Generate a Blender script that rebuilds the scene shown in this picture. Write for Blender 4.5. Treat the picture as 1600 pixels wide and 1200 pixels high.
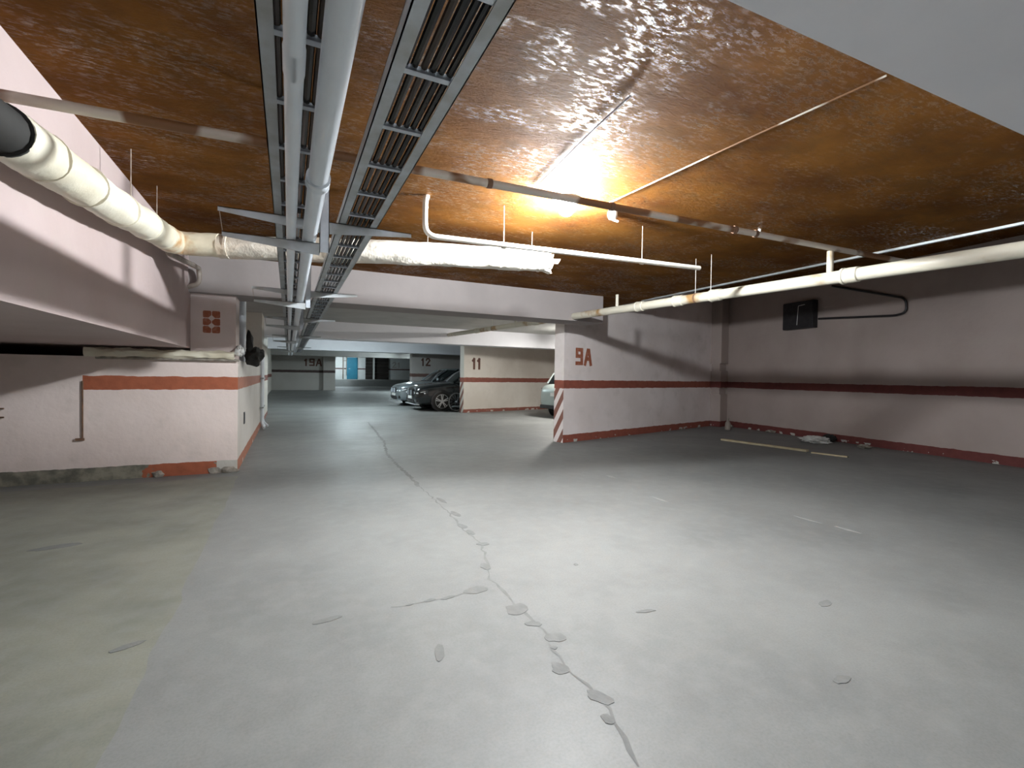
import bpy, bmesh, math, random
from mathutils import Vector, Matrix, noise
random.seed(7)
for o in list(bpy.data.objects): bpy.data.objects.remove(o)
scene = bpy.context.scene
COL = scene.collection

# ------------------------------------------------------------------ camera
CAM_H, FPX = 1.35, 730.0
ROLL, PITCH, YAW = math.atan(.0145), math.radians(0.94), math.radians(25.56)
_f0 = Vector((math.sin(YAW), math.cos(YAW), 0)); _r0 = Vector((math.cos(YAW), -math.sin(YAW), 0)); _u0 = Vector((0, 0, 1))
FWD = _f0*math.cos(PITCH) - _u0*math.sin(PITCH)
_uc = _u0*math.cos(PITCH) + _f0*math.sin(PITCH)
RGT = _r0*math.cos(ROLL) + _uc*math.sin(ROLL)
UPV = _uc*math.cos(ROLL) - _r0*math.sin(ROLL)
CAM = Vector((0, 0, CAM_H))
cd = bpy.data.cameras.new('camera'); cam = bpy.data.objects.new('camera', cd); COL.objects.link(cam)
cd.sensor_width = 36; cd.lens = FPX/1600*36; cd.clip_start = .02; cd.clip_end = 200
m = Matrix((RGT, UPV, -FWD)).transposed().to_4x4(); m.translation = CAM
cam.matrix_world = m
scene.camera = cam

# ------------------------------------------------------------------ world, exposure
w = bpy.data.worlds.new('world'); scene.world = w; w.use_nodes = True
w.node_tree.nodes['Background'].inputs[0].default_value = (.02, .021, .022, 1)
w.node_tree.nodes['Background'].inputs[1].default_value = 1
vs = scene.view_settings
vs.view_transform = 'Standard'; vs.look = 'None'; vs.gamma = 1; vs.use_curve_mapping = False
vs.exposure = 0.0
LAMP_MAIN = 4150.0      # radiance of the bare bulb in the bay
FILL_BACK = 235.0      # unseen fill lamp added behind the camera for foreground and near beam
LAMP_TUBE = 260.0        # cool fluorescent tubes further down the garage

def ray(px, py): return FWD*FPX + RGT*(px-800) - UPV*(py-600)
def at(px, py, axis, val):
    """point of the scene seen at a pixel, on the plane axis = val"""
    d = ray(px, py); t = (val - CAM[axis])/d[axis]; return CAM + d*t

# ------------------------------------------------------------------ materials
MATS = {}
def nodes_of(name):
    mt = bpy.data.materials.new(name); mt.use_nodes = True
    nt = mt.node_tree; b = nt.nodes['Principled BSDF']; MATS[name] = mt
    return mt, nt, b
def N(nt, typ, **kw):
    n = nt.nodes.new(typ)
    for k, v in kw.items(): setattr(n, k, v)
    return n
def noise_node(nt, vec, scale, detail=4, rough=.55, dist=0):
    n = N(nt, 'ShaderNodeTexNoise'); n.inputs['Scale'].default_value = scale; n.inputs['Detail'].default_value = detail
    n.inputs['Roughness'].default_value = rough; n.inputs['Distortion'].default_value = dist
    nt.links.new(vec, n.inputs['Vector']); return n.outputs['Fac']
def math_node(nt, op, a, b=None, clamp=False):
    n = N(nt, 'ShaderNodeMath', operation=op, use_clamp=clamp)
    for i, v in enumerate((a, b)):
        if v is None: continue
        if isinstance(v, (int, float)): n.inputs[i].default_value = v
        else: nt.links.new(v, n.inputs[i])
    return n.outputs[0]
def mix(nt, fac, a, b):
    n = N(nt, 'ShaderNodeMix', data_type='RGBA')
    for i, v in ((0, fac), (6, a), (7, b)):
        if isinstance(v, (int, float)): n.inputs[i].default_value = v
        elif isinstance(v, tuple): n.inputs[i].default_value = (*v, 1)
        else: nt.links.new(v, n.inputs[i])
    return n.outputs[2]
def ramp(nt, fac, lo, hi):
    n = N(nt, 'ShaderNodeMapRange'); n.inputs[1].default_value = lo; n.inputs[2].default_value = hi
    nt.links.new(fac, n.inputs[0]); return n.outputs[0]
def bump(nt, b, height, strength, dist):
    n = N(nt, 'ShaderNodeBump'); n.inputs['Strength'].default_value = strength; n.inputs['Distance'].default_value = dist
    nt.links.new(height, n.inputs['Height']); nt.links.new(n.outputs[0], b.inputs['Normal'])
def pos(nt): return N(nt, 'ShaderNodeNewGeometry').outputs['Position']
def obj_co(nt): return N(nt, 'ShaderNodeTexCoord').outputs['Object']

def mat(name, c1, c2=None, rough=.6, metal=0, scale=6, lo=.35, hi=.65, bstr=0, bscale=40, bdist=.005, detail=5, dist=0, coat=0):
    if name in MATS: return MATS[name]
    mt, nt, b = nodes_of(name)
    c2 = c2 or tuple(x*.8 for x in c1)
    v = obj_co(nt)
    col = mix(nt, ramp(nt, noise_node(nt, v, scale, detail, dist=dist), lo, hi), c1, c2)
    nt.links.new(col, b.inputs['Base Color'])
    b.inputs['Roughness'].default_value = rough; b.inputs['Metallic'].default_value = metal
    b.inputs['Coat Weight'].default_value = coat
    if bstr: bump(nt, b, noise_node(nt, v, bscale, 4), bstr, bdist)
    return mt
def emit(name, col, strength):
    mt, nt, b = nodes_of(name)
    b.inputs['Base Color'].default_value = (*col, 1)
    b.inputs['Emission Color'].default_value = (*col, 1); b.inputs['Emission Strength'].default_value = strength
    return mt

RED = (.30, .085, .055)
def wall_mat(name, col=(.70, .60, .575), z0=0.0, stripe=(1.115, 1.285), base=.16, xmin=None, base_x=None, hazard=False, red=RED, dirt=.5):
    """painted plaster: pinkish white, a red band at waist height and a red foot band; heights are measured from z0"""
    mt, nt, b = nodes_of(name)
    p = pos(nt); sep = N(nt, 'ShaderNodeSeparateXYZ'); nt.links.new(p, sep.inputs[0])
    X, Y, Z = sep.outputs
    wob = math_node(nt, 'MULTIPLY', math_node(nt, 'SUBTRACT', noise_node(nt, p, 6, 3), .5), .035)
    z = math_node(nt, 'ADD', math_node(nt, 'SUBTRACT', Z, z0), wob)
    c = mix(nt, ramp(nt, noise_node(nt, p, .9, 5), .4, .62), col, tuple(a*b_ for a, b_ in zip(col, (.90, .885, .87))))
    c = mix(nt, math_node(nt, 'MULTIPLY', ramp(nt, noise_node(nt, p, 3.1, 6), .55, .75), .25), c, (.46, .42, .36))
    def band(a, bb):
        return math_node(nt, 'MULTIPLY', math_node(nt, 'GREATER_THAN', z, a), math_node(nt, 'LESS_THAN', z, bb))
    def between(s, a, bb):
        return math_node(nt, 'MULTIPLY', math_node(nt, 'GREATER_THAN', s, a), math_node(nt, 'LESS_THAN', s, bb))
    redc = mix(nt, ramp(nt, noise_node(nt, p, 9, 5), .4, .75), red, tuple(a*.78 for a in red))
    if base:
        bm_ = band(-1, base)
        if base_x:
            grime = mix(nt, ramp(nt, noise_node(nt, p, 7, 6), .35, .6), (.30, .28, .22), (.13, .125, .10))
            zone = between(math_node(nt, 'ADD', X, math_node(nt, 'MULTIPLY', math_node(nt, 'SUBTRACT', noise_node(nt, p, 12, 4), .5), .35)), *base_x)
            chip = math_node(nt, 'GREATER_THAN', noise_node(nt, p, 4.2, 3), .64)
            foot = mix(nt, zone, grime, mix(nt, chip, redc, (.66, .63, .58)))
            right = math_node(nt, 'GREATER_THAN', X, base_x[1])
            foot = mix(nt, right, foot, (.55, .53, .48))
            c = mix(nt, bm_, c, foot)
        else:
            chip = math_node(nt, 'MULTIPLY', math_node(nt, 'GREATER_THAN', noise_node(nt, p, 5, 5), .60), math_node(nt, 'LESS_THAN', z, .06))
            c = mix(nt, bm_, c, mix(nt, chip, redc, (.5, .49, .45)))
    if stripe:
        sm = band(*stripe)
        if xmin is not None: sm = math_node(nt, 'MULTIPLY', sm, math_node(nt, 'GREATER_THAN', X, xmin))
        c = mix(nt, sm, c, redc)
    if hazard:
        s = math_node(nt, 'ADD', math_node(nt, 'SUBTRACT', Z, z0), math_node(nt, 'MULTIPLY', Y, 1.75))
        s = math_node(nt, 'FRACT', math_node(nt, 'DIVIDE', s, .40))
        hz = math_node(nt, 'MULTIPLY', math_node(nt, 'LESS_THAN', s, .5), math_node(nt, 'LESS_THAN', z, stripe[0]))
        c = mix(nt, hz, c, tuple(a*.9 for a in (.27, .12, .09)))
    nt.links.new(c, b.inputs['Base Color']); b.inputs['Roughness'].default_value = .75
    bump(nt, b, noise_node(nt, p, 14, 6), .35, .012)
    return mt

# floor: pale worn concrete, a strip of yellower screed under the low soffit
def floor_mat():
    mt, nt, b = nodes_of('worn_concrete')
    p = pos(nt); sep = N(nt, 'ShaderNodeSeparateXYZ'); nt.links.new(p, sep.inputs[0])
    X = sep.outputs[0]
    c = mix(nt, ramp(nt, noise_node(nt, p, .55, 6), .38, .64), (.245, .249, .242), (.190, .194, .190))
    c = mix(nt, math_node(nt, 'MULTIPLY', ramp(nt, noise_node(nt, p, 2.3, 7, .65), .5, .72), .55), c, (.175, .18, .176))
    edge = math_node(nt, 'ADD', X, math_node(nt, 'MULTIPLY', math_node(nt, 'SUBTRACT', noise_node(nt, p, 1.4, 2), .5), .12))
    yel = mix(nt, ramp(nt, noise_node(nt, p, 1.7, 6), .4, .65), (.25, .252, .208), (.178, .183, .153))
    left = math_node(nt, 'LESS_THAN', edge, -.58)
    near = math_node(nt, 'LESS_THAN', sep.outputs[1], 7.0)
    c = mix(nt, math_node(nt, 'MULTIPLY', left, near), c, yel)
    sp = ramp(nt, noise_node(nt, p, 26, 3), .70, .76)
    c = mix(nt, math_node(nt, 'MULTIPLY', sp, .35), c, (.155, .155, .15))
    c = mix(nt, math_node(nt, 'MULTIPLY', ramp(nt, noise_node(nt, p, 85, 3, .7), .40, .66), .30), c, (.13, .135, .13))
    c = mix(nt, math_node(nt, 'MULTIPLY', ramp(nt, noise_node(nt, p, 7, 6, .65), .45, .7), .28), c, (.29, .295, .285))
    nt.links.new(c, b.inputs['Base Color'])
    r = N(nt, 'ShaderNodeMapRange'); r.inputs[3].default_value = .42; r.inputs[4].default_value = .75
    nt.links.new(noise_node(nt, p, 1.2, 4), r.inputs[0]); nt.links.new(r.outputs[0], b.inputs['Roughness'])
    bump(nt, b, noise_node(nt, p, 10, 8), .25, .006)
    return mt
def ceiling_mat():
    mt, nt, b = nodes_of('brown_glossy_coating')
    p = pos(nt)
    def stretched(sx, sy):
        mp = N(nt, 'ShaderNodeMapping'); mp.inputs['Scale'].default_value = (sx, sy, 1); nt.links.new(p, mp.inputs[0]); return mp.outputs[0]
    v = stretched(1, 1.5)
    c = mix(nt, ramp(nt, noise_node(nt, v, 1.3, 8, .66), .36, .66), (.235, .098, .018), (.118, .041, .008))
    c = mix(nt, math_node(nt, 'MULTIPLY', ramp(nt, noise_node(nt, v, 4, 7, .7), .48, .7), .5), c, (.10, .055, .02))
    nt.links.new(c, b.inputs['Base Color'])
    wf = stretched(1, 2.6)
    patchy = math_node(nt, 'MULTIPLY', ramp(nt, noise_node(nt, v, 1.9, 5, .6), .44, .58), ramp(nt, noise_node(nt, wf, 15, 6, .7), .49, .58))   # 1 where the coating stayed glossy
    sp_ = N(nt, 'ShaderNodeMapRange'); sp_.inputs[3].default_value = .06; sp_.inputs[4].default_value = .5
    nt.links.new(patchy, sp_.inputs[0]); nt.links.new(sp_.outputs[0], b.inputs['Specular IOR Level'])
    r = N(nt, 'ShaderNodeMapRange'); r.inputs[3].default_value = .8; r.inputs[4].default_value = .2
    nt.links.new(patchy, r.inputs[0]); nt.links.new(r.outputs[0], b.inputs['Roughness'])
    w_ = stretched(1, 3.0)
    h = math_node(nt, 'ADD', math_node(nt, 'MULTIPLY', noise_node(nt, w_, 4.0, 3), .35), math_node(nt, 'MULTIPLY', noise_node(nt, w_, 22, 6, .75), .34))
    bump(nt, b, h, 1.0, .05)
    return mt
M_floor = floor_mat(); M_ceil = ceiling_mat()
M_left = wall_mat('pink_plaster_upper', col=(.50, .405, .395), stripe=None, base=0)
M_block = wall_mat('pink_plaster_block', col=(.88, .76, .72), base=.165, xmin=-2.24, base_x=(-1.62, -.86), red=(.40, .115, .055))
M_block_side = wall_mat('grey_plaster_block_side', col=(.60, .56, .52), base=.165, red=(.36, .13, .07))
M_col = wall_mat('pink_plaster_column', stripe=None, base=0)
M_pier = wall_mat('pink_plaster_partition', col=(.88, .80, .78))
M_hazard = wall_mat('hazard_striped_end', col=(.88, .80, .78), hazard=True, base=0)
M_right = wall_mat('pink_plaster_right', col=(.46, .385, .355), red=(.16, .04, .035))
M_w11 = wall_mat('cream_plaster_partition', col=(.66, .62, .56), base=.12, red=(.24, .08, .055))
M_haz11 = wall_mat('hazard_striped_end_cream', col=(.66, .62, .56), hazard=True, base=0)
M_w12 = wall_mat('grey_plaster_partition', col=(.60, .57, .545), z0=.14, base=0, red=(.22, .13, .11))
M_far = wall_mat('grey_plaster_far', col=(.48, .46, .43), z0=.28, base=0, stripe=(1.12, 1.28), red=(.09, .06, .055))
M_end = wall_mat('white_plaster_end', col=(.74, .76, .76), z0=.85, base=0, stripe=(.95, 1.06), red=(.13, .06, .05))
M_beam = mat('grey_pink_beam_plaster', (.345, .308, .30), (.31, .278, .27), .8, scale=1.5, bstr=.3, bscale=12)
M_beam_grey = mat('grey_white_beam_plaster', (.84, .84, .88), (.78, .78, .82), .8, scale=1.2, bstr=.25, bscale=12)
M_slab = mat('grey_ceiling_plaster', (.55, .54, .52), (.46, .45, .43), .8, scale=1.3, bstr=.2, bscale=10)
M_galv = mat('galvanised_steel', (.62, .67, .72), (.48, .52, .57), .35, .35, scale=9)
M_galv_dull = mat('dull_galvanised_steel', (.50, .54, .57), (.38, .39, .38), .45, .3, scale=7)
M_pvc = mat('grey_plastic_pipe', (.80, .86, .92), (.73, .78, .84), .42, scale=3)
M_cable = mat('black_cable_sheath', (.018, .02, .024), (.035, .03, .026), .16, scale=4)
M_cable_b = mat('brown_dusty_cable_sheath', (.06, .04, .028), (.03, .022, .018), .4, scale=4)
M_cream = mat('cream_pipe_wrap', (.76, .72, .60), (.64, .58, .44), .55, scale=2.2, lo=.4, hi=.7, bstr=.5, bscale=9, bdist=.02)
M_foil = mat('wrinkled_pale_foil_wrap', (.80, .75, .66), (.62, .50, .36), .36, .25, scale=2.0, lo=.48, hi=.75, bstr=.9, bscale=7, bdist=.03)
M_rustwrap = mat('rust_stained_wrap', (.76, .70, .55), (.52, .28, .10), .55, scale=5, lo=.50, hi=.70, bstr=.5, bscale=14, bdist=.01)
M_dark = mat('black_rubber', (.013, .013, .012), (.02, .019, .017), .8, scale=8)
M_rod = mat('weathered_steel_rod', (.42, .36, .30), (.26, .20, .16), .5, .4, scale=20)
M_conduit = mat('pale_pipe_with_brown_overspray', (.60, .54, .47), (.20, .095, .04), .5, scale=2.3, lo=.48, hi=.53, detail=2)
M_whitepipe = mat('white_painted_steel_pipe', (.82, .78, .70), (.66, .58, .48), .35, scale=5, lo=.5, hi=.75)
M_sewer = mat('cream_pipe_rust_spots', (.60, .56, .46), (.34, .20, .08), .42, scale=2.1, lo=.57, hi=.68, detail=4)
M_rust = mat('rust_brown_steel', (.22, .12, .07), (.12, .07, .045), .75, scale=18)
M_greywall_pipe = mat('grey_brown_painted_pipe', (.34, .29, .25), (.26, .22, .19), .55, scale=9)
M_white = mat('white_enamel', (.86, .86, .84), (.80, .80, .78), .4, scale=4)
M_paintnum = mat('rust_red_stencil_paint', (.33, .10, .05), (.42, .19, .13), .8, scale=22, lo=.5, hi=.7)
M_paintnum_dk = mat('dark_brown_stencil_paint', (.12, .055, .04), (.18, .10, .08), .8, scale=22, lo=.5, hi=.7)
M_paintnum_faint = mat('faded_stencil_paint', (.42, .38, .36), (.52, .48, .46), .8, scale=9)
M_patch = mat('scuffed_grey_filler', (.165, .168, .164), (.20, .202, .197), .75, scale=14, bstr=.5, bscale=40)
M_scuff = mat('pale_dust', (.33, .33, .32), (.29, .29, .28), .8, scale=12)
M_wood = mat('yellowed_timber', (.52, .45, .30), (.40, .33, .21), .7, scale=6)
M_plastic = mat('crumpled_white_film', (.78, .78, .76), (.6, .6, .58), .35, scale=9)
M_grime = mat('grime_crumbled_plaster', (.42, .38, .33), (.20, .18, .15), .9, scale=16, bstr=.8, bscale=30, bdist=.01)
M_blue = mat('blue_painted_steel', (.035, .24, .36), (.03, .20, .30), .45, scale=3)
M_black = mat('black_painted_metal', (.018, .017, .02), (.03, .028, .03), .5, scale=10)
M_void = mat('dark_opening_fill', (.03, .022, .018), (.018, .015, .012), .8, scale=3)  # dark colour put in for the unlit depth of the far openings

# ------------------------------------------------------------------ mesh building
OFF = {}
class MB:
    def __init__(s): s.v = []; s.f = []
    def add(s, vs_, fs_):
        k = len(s.v); s.v += [Vector(x) for x in vs_]; s.f += [tuple(i+k for i in f) for f in fs_]; return s
    def box(s, a, b):
        x0, y0, z0 = (min(p, q) for p, q in zip(a, b)); x1, y1, z1 = (max(p, q) for p, q in zip(a, b))
        return s.add([(x0,y0,z0),(x1,y0,z0),(x1,y1,z0),(x0,y1,z0),(x0,y0,z1),(x1,y0,z1),(x1,y1,z1),(x0,y1,z1)],
                     [(0,3,2,1),(4,5,6,7),(0,1,5,4),(1,2,6,5),(2,3,7,6),(3,0,4,7)])
    def prism(s, poly, z0, z1):
        n = len(poly)
        g0 = z0 if callable(z0) else (lambda x, y: z0); g1 = z1 if callable(z1) else (lambda x, y: z1)
        vs_ = [(x, y, g0(x, y)) for x, y in poly] + [(x, y, g1(x, y)) for x, y in poly]
        fs_ = [tuple(range(n))[::-1], tuple(range(n, 2*n))] + [(i, (i+1) % n, n+(i+1) % n, n+i) for i in range(n)]
        return s.add(vs_, fs_)
    def bar(s, a, b, wd, ht, up=Vector((0, 0, 1)), wd2=None, ht2=None):
        """rectangular bar from a to b; width and height may taper towards b"""
        a, b = Vector(a), Vector(b); d = (b-a).normalized(); sd = d.cross(up).normalized(); u = sd.cross(d)
        vs_ = []
        for p, ww, hh in ((a, wd, ht), (b, wd2 or wd, ht2 or ht)):
            vs_ += [p-sd*ww/2-u*hh/2, p+sd*ww/2-u*hh/2, p+sd*ww/2+u*hh/2, p-sd*ww/2+u*hh/2]
        return s.add(vs_, [(0,1,2,3),(7,6,5,4),(0,4,5,1),(1,5,6,2),(2,6,7,3),(3,7,4,0)])
    def tube(s, path, r, seg=12, caps=True, jit=None):
        path = [Vector(p) for p in path]; n = len(path); rings = []
        prev = None
        for i, p in enumerate(path):
            t = ((path[min(i+1, n-1)]-p).normalized() + (p-path[max(i-1, 0)]).normalized()).normalized()
            if prev is None:
                a = t.cross(Vector((0, 0, 1)) if abs(t.z) < .9 else Vector((1, 0, 0))).normalized()
            else:
                a = (prev - t*prev.dot(t)).normalized()
            prev = a; b = t.cross(a)
            rr = r(i/(n-1)) if callable(r) else r
            ring = []
            for k in range(seg):
                an = 2*math.pi*k/seg; q = a*math.cos(an)+b*math.sin(an)
                ring.append(p + q*(rr + (jit(p, q) if jit else 0)))
            rings.append(ring)
        k0 = len(s.v); s.v += [v for r_ in rings for v in r_]
        for i in range(n-1):
            for k in range(seg):
                s.f.append((k0+i*seg+k, k0+i*seg+(k+1) % seg, k0+(i+1)*seg+(k+1) % seg, k0+(i+1)*seg+k))
        if caps:
            s.f.append(tuple(k0+k for k in range(seg))[::-1]); s.f.append(tuple(k0+(n-1)*seg+k for k in range(seg)))
        return s
    def lathe(s, prof, centre, axis, seg=24):
        """profile of (radius, offset along axis)"""
        c = Vector(centre); t = Vector(axis).normalized()
        a = t.cross(Vector((0, 0, 1)) if abs(t.z) < .9 else Vector((1, 0, 0))).normalized(); b = t.cross(a)
        k0 = len(s.v); n = len(prof)
        for r, o in prof:
            for k in range(seg):
                an = 2*math.pi*k/seg; s.v.append(c + t*o + (a*math.cos(an)+b*math.sin(an))*r)
        for i in range(n-1):
            for k in range(seg):
                s.f.append((k0+i*seg+k, k0+i*seg+(k+1) % seg, k0+(i+1)*seg+(k+1) % seg, k0+(i+1)*seg+k))
        s.f.append(tuple(k0+k for k in range(seg))[::-1]); s.f.append(tuple(k0+(n-1)*seg+k for k in range(seg)))
        return s
    def blob(s, c, rad, amp=.3, freq=6, sub=3, seed=0):
        bm = bmesh.new(); bmesh.ops.create_icosphere(bm, subdivisions=sub, radius=1)
        c = Vector(c); vs_ = []
        for v in bm.verts:
            d = v.co.normalized(); k = 1 + amp*noise.noise(d*freq*.4+Vector((seed, seed*2, 0))) + amp*.6*noise.noise(d*freq+Vector((seed, 0, 9)))
            vs_.append(c + Vector((d.x*rad[0], d.y*rad[1], d.z*rad[2]))*k)
        s.add(vs_, [tuple(v.index for v in f.verts) for f in bm.faces]); bm.free(); return s
    def build(s, name, mt, parent=None, smooth=False, bevel=0, local=False, mats=None, midx=None, sub=0):
        me = bpy.data.meshes.new(name)
        if parent is not None: off = Vector() if local else OFF[parent]
        elif local: off = Vector()
        else:
            lo = Vector(tuple(min(v[i] for v in s.v) for i in range(3))); hi = Vector(tuple(max(v[i] for v in s.v) for i in range(3)))
            off = Vector(((lo.x+hi.x)/2, (lo.y+hi.y)/2, lo.z))
        me.from_pydata([v-off for v in s.v], [], s.f); me.validate()
        for x in (mats or [mt]): me.materials.append(x)
        bm = bmesh.new(); bm.from_mesh(me); bmesh.ops.recalc_face_normals(bm, faces=bm.faces); bm.to_mesh(me); bm.free()
        if midx:
            for p in me.polygons: p.material_index = midx(p)
        if smooth:
            me.polygons.foreach_set('use_smooth', [True]*len(me.polygons))
            me.set_sharp_from_angle(angle=math.radians(40))
        o = bpy.data.objects.new(name, me); COL.objects.link(o)
        if parent is not None: o.parent = parent; OFF[o] = OFF[parent]
        else: o.location = off; OFF[o] = off
        if bevel:
            md = o.modifiers.new('bevel', 'BEVEL'); md.width = bevel; md.segments = 2; md.limit_method = 'ANGLE'
        if sub:
            md = o.modifiers.new('sub', 'SUBSURF'); md.levels = sub; md.render_levels = sub
        return o
def tag(o, label, cat=None, group=None, kind=None):
    o['label'] = label
    if cat: o['category'] = cat
    if group: o['group'] = group
    if kind: o['kind'] = kind
    return o
def thing(name, loc, label, cat, group=None, rz=0):
    o = bpy.data.objects.new(name, None); COL.objects.link(o); o.location = loc; o.rotation_euler = (0, 0, rz)
    o.empty_display_size = .1; OFF[o] = Vector(loc)
    return tag(o, label, cat, group)
def struct(mb, name, mt, label, **kw):
    o = mb.build(name, mt, **kw); o['kind'] = 'structure'; o['label'] = label; o['category'] = name.split('_')[0] if not name.startswith('ceiling_') else 'beam'
    return o
def copy_tree(o, parent=None):
    c = o.copy(); COL.objects.link(c); c.parent = parent
    for ch in list(o.children): copy_tree(ch, c)
    OFF[c] = OFF[o]
    return c
def arc_path(pts, rad, n=6):
    """polyline with rounded corners"""
    pts = [Vector(p) for p in pts]; out = [pts[0]]
    for i in range(1, len(pts)-1):
        a, b, c = pts[i-1], pts[i], pts[i+1]; r = min(rad, (a-b).length*.48, (c-b).length*.48)
        p, q = b+(a-b).normalized()*r, b+(c-b).normalized()*r
        for k in range(n+1):
            t = k/n; out.append(p*(1-t)**2 + b*2*t*(1-t) + q*t*t)
    return out + [pts[-1]]
def densify(path, step):
    out = []
    for a, b in zip(path[:-1], path[1:]):
        a, b = Vector(a), Vector(b); n = max(1, int((b-a).length/step))
        out += [a.lerp(b, k/n) for k in range(n)]
    return out + [Vector(path[-1])]

# ================================================================== the setting
H, H2 = 2.87, 3.75         # soffit of the low slab, of the higher bay by the right wall
XL = -1.16                 # face of the low-hanging wall on the left
YB = 7.31                  # front of the left block / first beam
# floor, rising gently at the far end
bmf = MB()
prof = [(-9, 0), (20, 0), (28, .28), (41, .30), (41.9, .85), (50, .85)]
for (y0, z0), (y1, z1) in zip(prof[:-1], prof[1:]):
    bmf.add([(-6, y0, z0), (16, y0, z0), (16, y1, z1), (-6, y1, z1)], [(0, 1, 2, 3)])
bmf.add([(-6, -9, -.2), (16, -9, -.2), (16, 50, -.2), (-6, 50, -.2)], [(3, 2, 1, 0)])
floor = struct(bmf, 'floor', M_floor, 'pale worn concrete garage floor with patched cracks')
# ceilings
XE = 6.25                  # edge of the low brown slab
ceiling = struct(MB().box((-5, .3, H), (XE, 7.25, H+.25)).prism([(5.3, 7.25), (XE, 7.25), (XE, 8.62), (5.3, 8.4)], H, H+.25), 'ceiling', M_ceil, 'brown glossy coated ceiling slab stained and blotched')
struct(MB().box((XE-.0, -9, H2), (14.5, 10.0, H2+.2)), 'ceiling', M_ceil, 'dark brown higher ceiling over the bay by the right wall')
struct(MB().box((XE, .3, H+.02), (XE+.12, 7.9, H2)), 'wall_upstand', M_beam, 'short upstand closing the edge of the low slab')
struct(MB().box((-5, -9, H), (XE, .3, H+.25)), 'ceiling', M_slab, 'grey ceiling slab behind the near beam')
struct(MB().prism([(-5, 7.25), (5.3, 7.25), (5.3, 8.4), (XE, 8.62), (11.6, 10.0), (14.5, 10.0), (14.5, 34), (-5, 34)], H, H+.25).box((-5, 34, H+.45), (16, 50, H+.7)).box((-5, 34, H), (16, 34.2, H+.7)), 'ceiling', M_slab, 'pale grey ceiling slab further down the garage')
# beams
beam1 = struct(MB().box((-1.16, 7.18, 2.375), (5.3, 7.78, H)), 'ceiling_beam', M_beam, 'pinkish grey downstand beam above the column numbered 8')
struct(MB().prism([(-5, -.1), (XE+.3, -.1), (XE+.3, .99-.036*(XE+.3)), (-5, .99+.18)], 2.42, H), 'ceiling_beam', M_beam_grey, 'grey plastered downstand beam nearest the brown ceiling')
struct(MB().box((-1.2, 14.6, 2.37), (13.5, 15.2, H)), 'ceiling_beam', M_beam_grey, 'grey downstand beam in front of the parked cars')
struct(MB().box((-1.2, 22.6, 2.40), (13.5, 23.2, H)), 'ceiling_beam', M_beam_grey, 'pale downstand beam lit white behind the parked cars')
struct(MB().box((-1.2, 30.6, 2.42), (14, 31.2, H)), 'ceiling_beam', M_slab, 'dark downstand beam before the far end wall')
# left: low-hanging wall, void under it, block with column
wall_left = struct(MB().box((-5, -9, 1.655), (XL, 13.5, H)), 'wall_left', M_left, 'pink plastered wall hanging low above the dark void')
struct(MB().box((-5.2, -9, 0), (-5, 13.5, H)), 'wall_void', M_left, 'pink wall at the back of the dark void')
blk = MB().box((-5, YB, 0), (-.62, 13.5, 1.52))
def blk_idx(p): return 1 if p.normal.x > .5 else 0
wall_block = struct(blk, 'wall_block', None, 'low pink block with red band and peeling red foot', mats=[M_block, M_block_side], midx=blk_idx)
column = struct(MB().box((XL+.002, YB, 1.52), (-.645, 7.78, 2.375)), 'wall_column', M_col, 'pinkish grey column with a stencilled rust red 8')
struct(MB().box((-5, 13.5, 0), (-.62, 17.2, H)), 'wall_aisle', M_w11, 'pale wall beyond the low block with grey conduits')
struct(MB().box((-5, 17.2, 0), (-.95, 33.4, H)), 'wall_aisle', M_w11, 'pale wall set back along the far aisle')
# right side
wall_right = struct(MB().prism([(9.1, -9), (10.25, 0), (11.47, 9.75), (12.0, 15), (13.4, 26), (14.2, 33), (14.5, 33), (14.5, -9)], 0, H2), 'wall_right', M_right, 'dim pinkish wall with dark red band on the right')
def skew_wall(a, b, th, z0, z1):
    a, b = Vector(a), Vector(b); d = (b-a).normalized(); n = Vector((-d.y, d.x))*th
    return MB().prism([tuple(a), tuple(b), tuple(b+n), tuple(a+n)], z0, z1)
D14 = Vector((math.cos(math.radians(14.3)), math.sin(math.radians(14.3))))
N14 = Vector((-D14.y, D14.x))
A9 = Vector((5.08, 8.17)); B9 = A9 + D14*6.5
def end_idx(p): return 1 if p.normal.x < -.5 else 0
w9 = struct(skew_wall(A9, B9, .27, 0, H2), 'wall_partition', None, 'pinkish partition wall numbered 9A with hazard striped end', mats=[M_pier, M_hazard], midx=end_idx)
A11 = Vector((5.73, 16.04)); B11 = A11 + D14*7.6
w11 = struct(skew_wall(A11, B11, .25, 0, H), 'wall_partition', None, 'cream partition wall numbered 11 with hazard striped end', mats=[M_w11, M_haz11], midx=end_idx)
A12 = Vector((5.72, 23.9)); B12 = A12 + D14*8.3
w12 = struct(skew_wall(A12, B12, .25, 0, H), 'wall_partition', M_w12, 'grey partition wall numbered 12 behind the silver car')
w19 = struct(MB().box((-5, 32.4, .2), (2.0, 32.8, H)).box((2.0, 32.2, .2), (2.72, 32.8, H)), 'wall_far', M_far, 'dim grey wall numbered 19A with a dark band')
struct(MB().box((-6, -9.2, 0), (16, -9, H2+.2)), 'wall_back', M_left, 'pink wall closing the bay behind the viewer')
YE = 47.0
wend = struct(MB().box((-6, YE, .8), (16, YE+.2, 3.4)), 'wall_end', M_end, 'brightly lit white wall at the far end with a blue door')
struct(MB().box((15.8, 33, 0), (16, 50, 3.6)), 'wall_side', M_end, 'white side wall of the lit far end')
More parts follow.
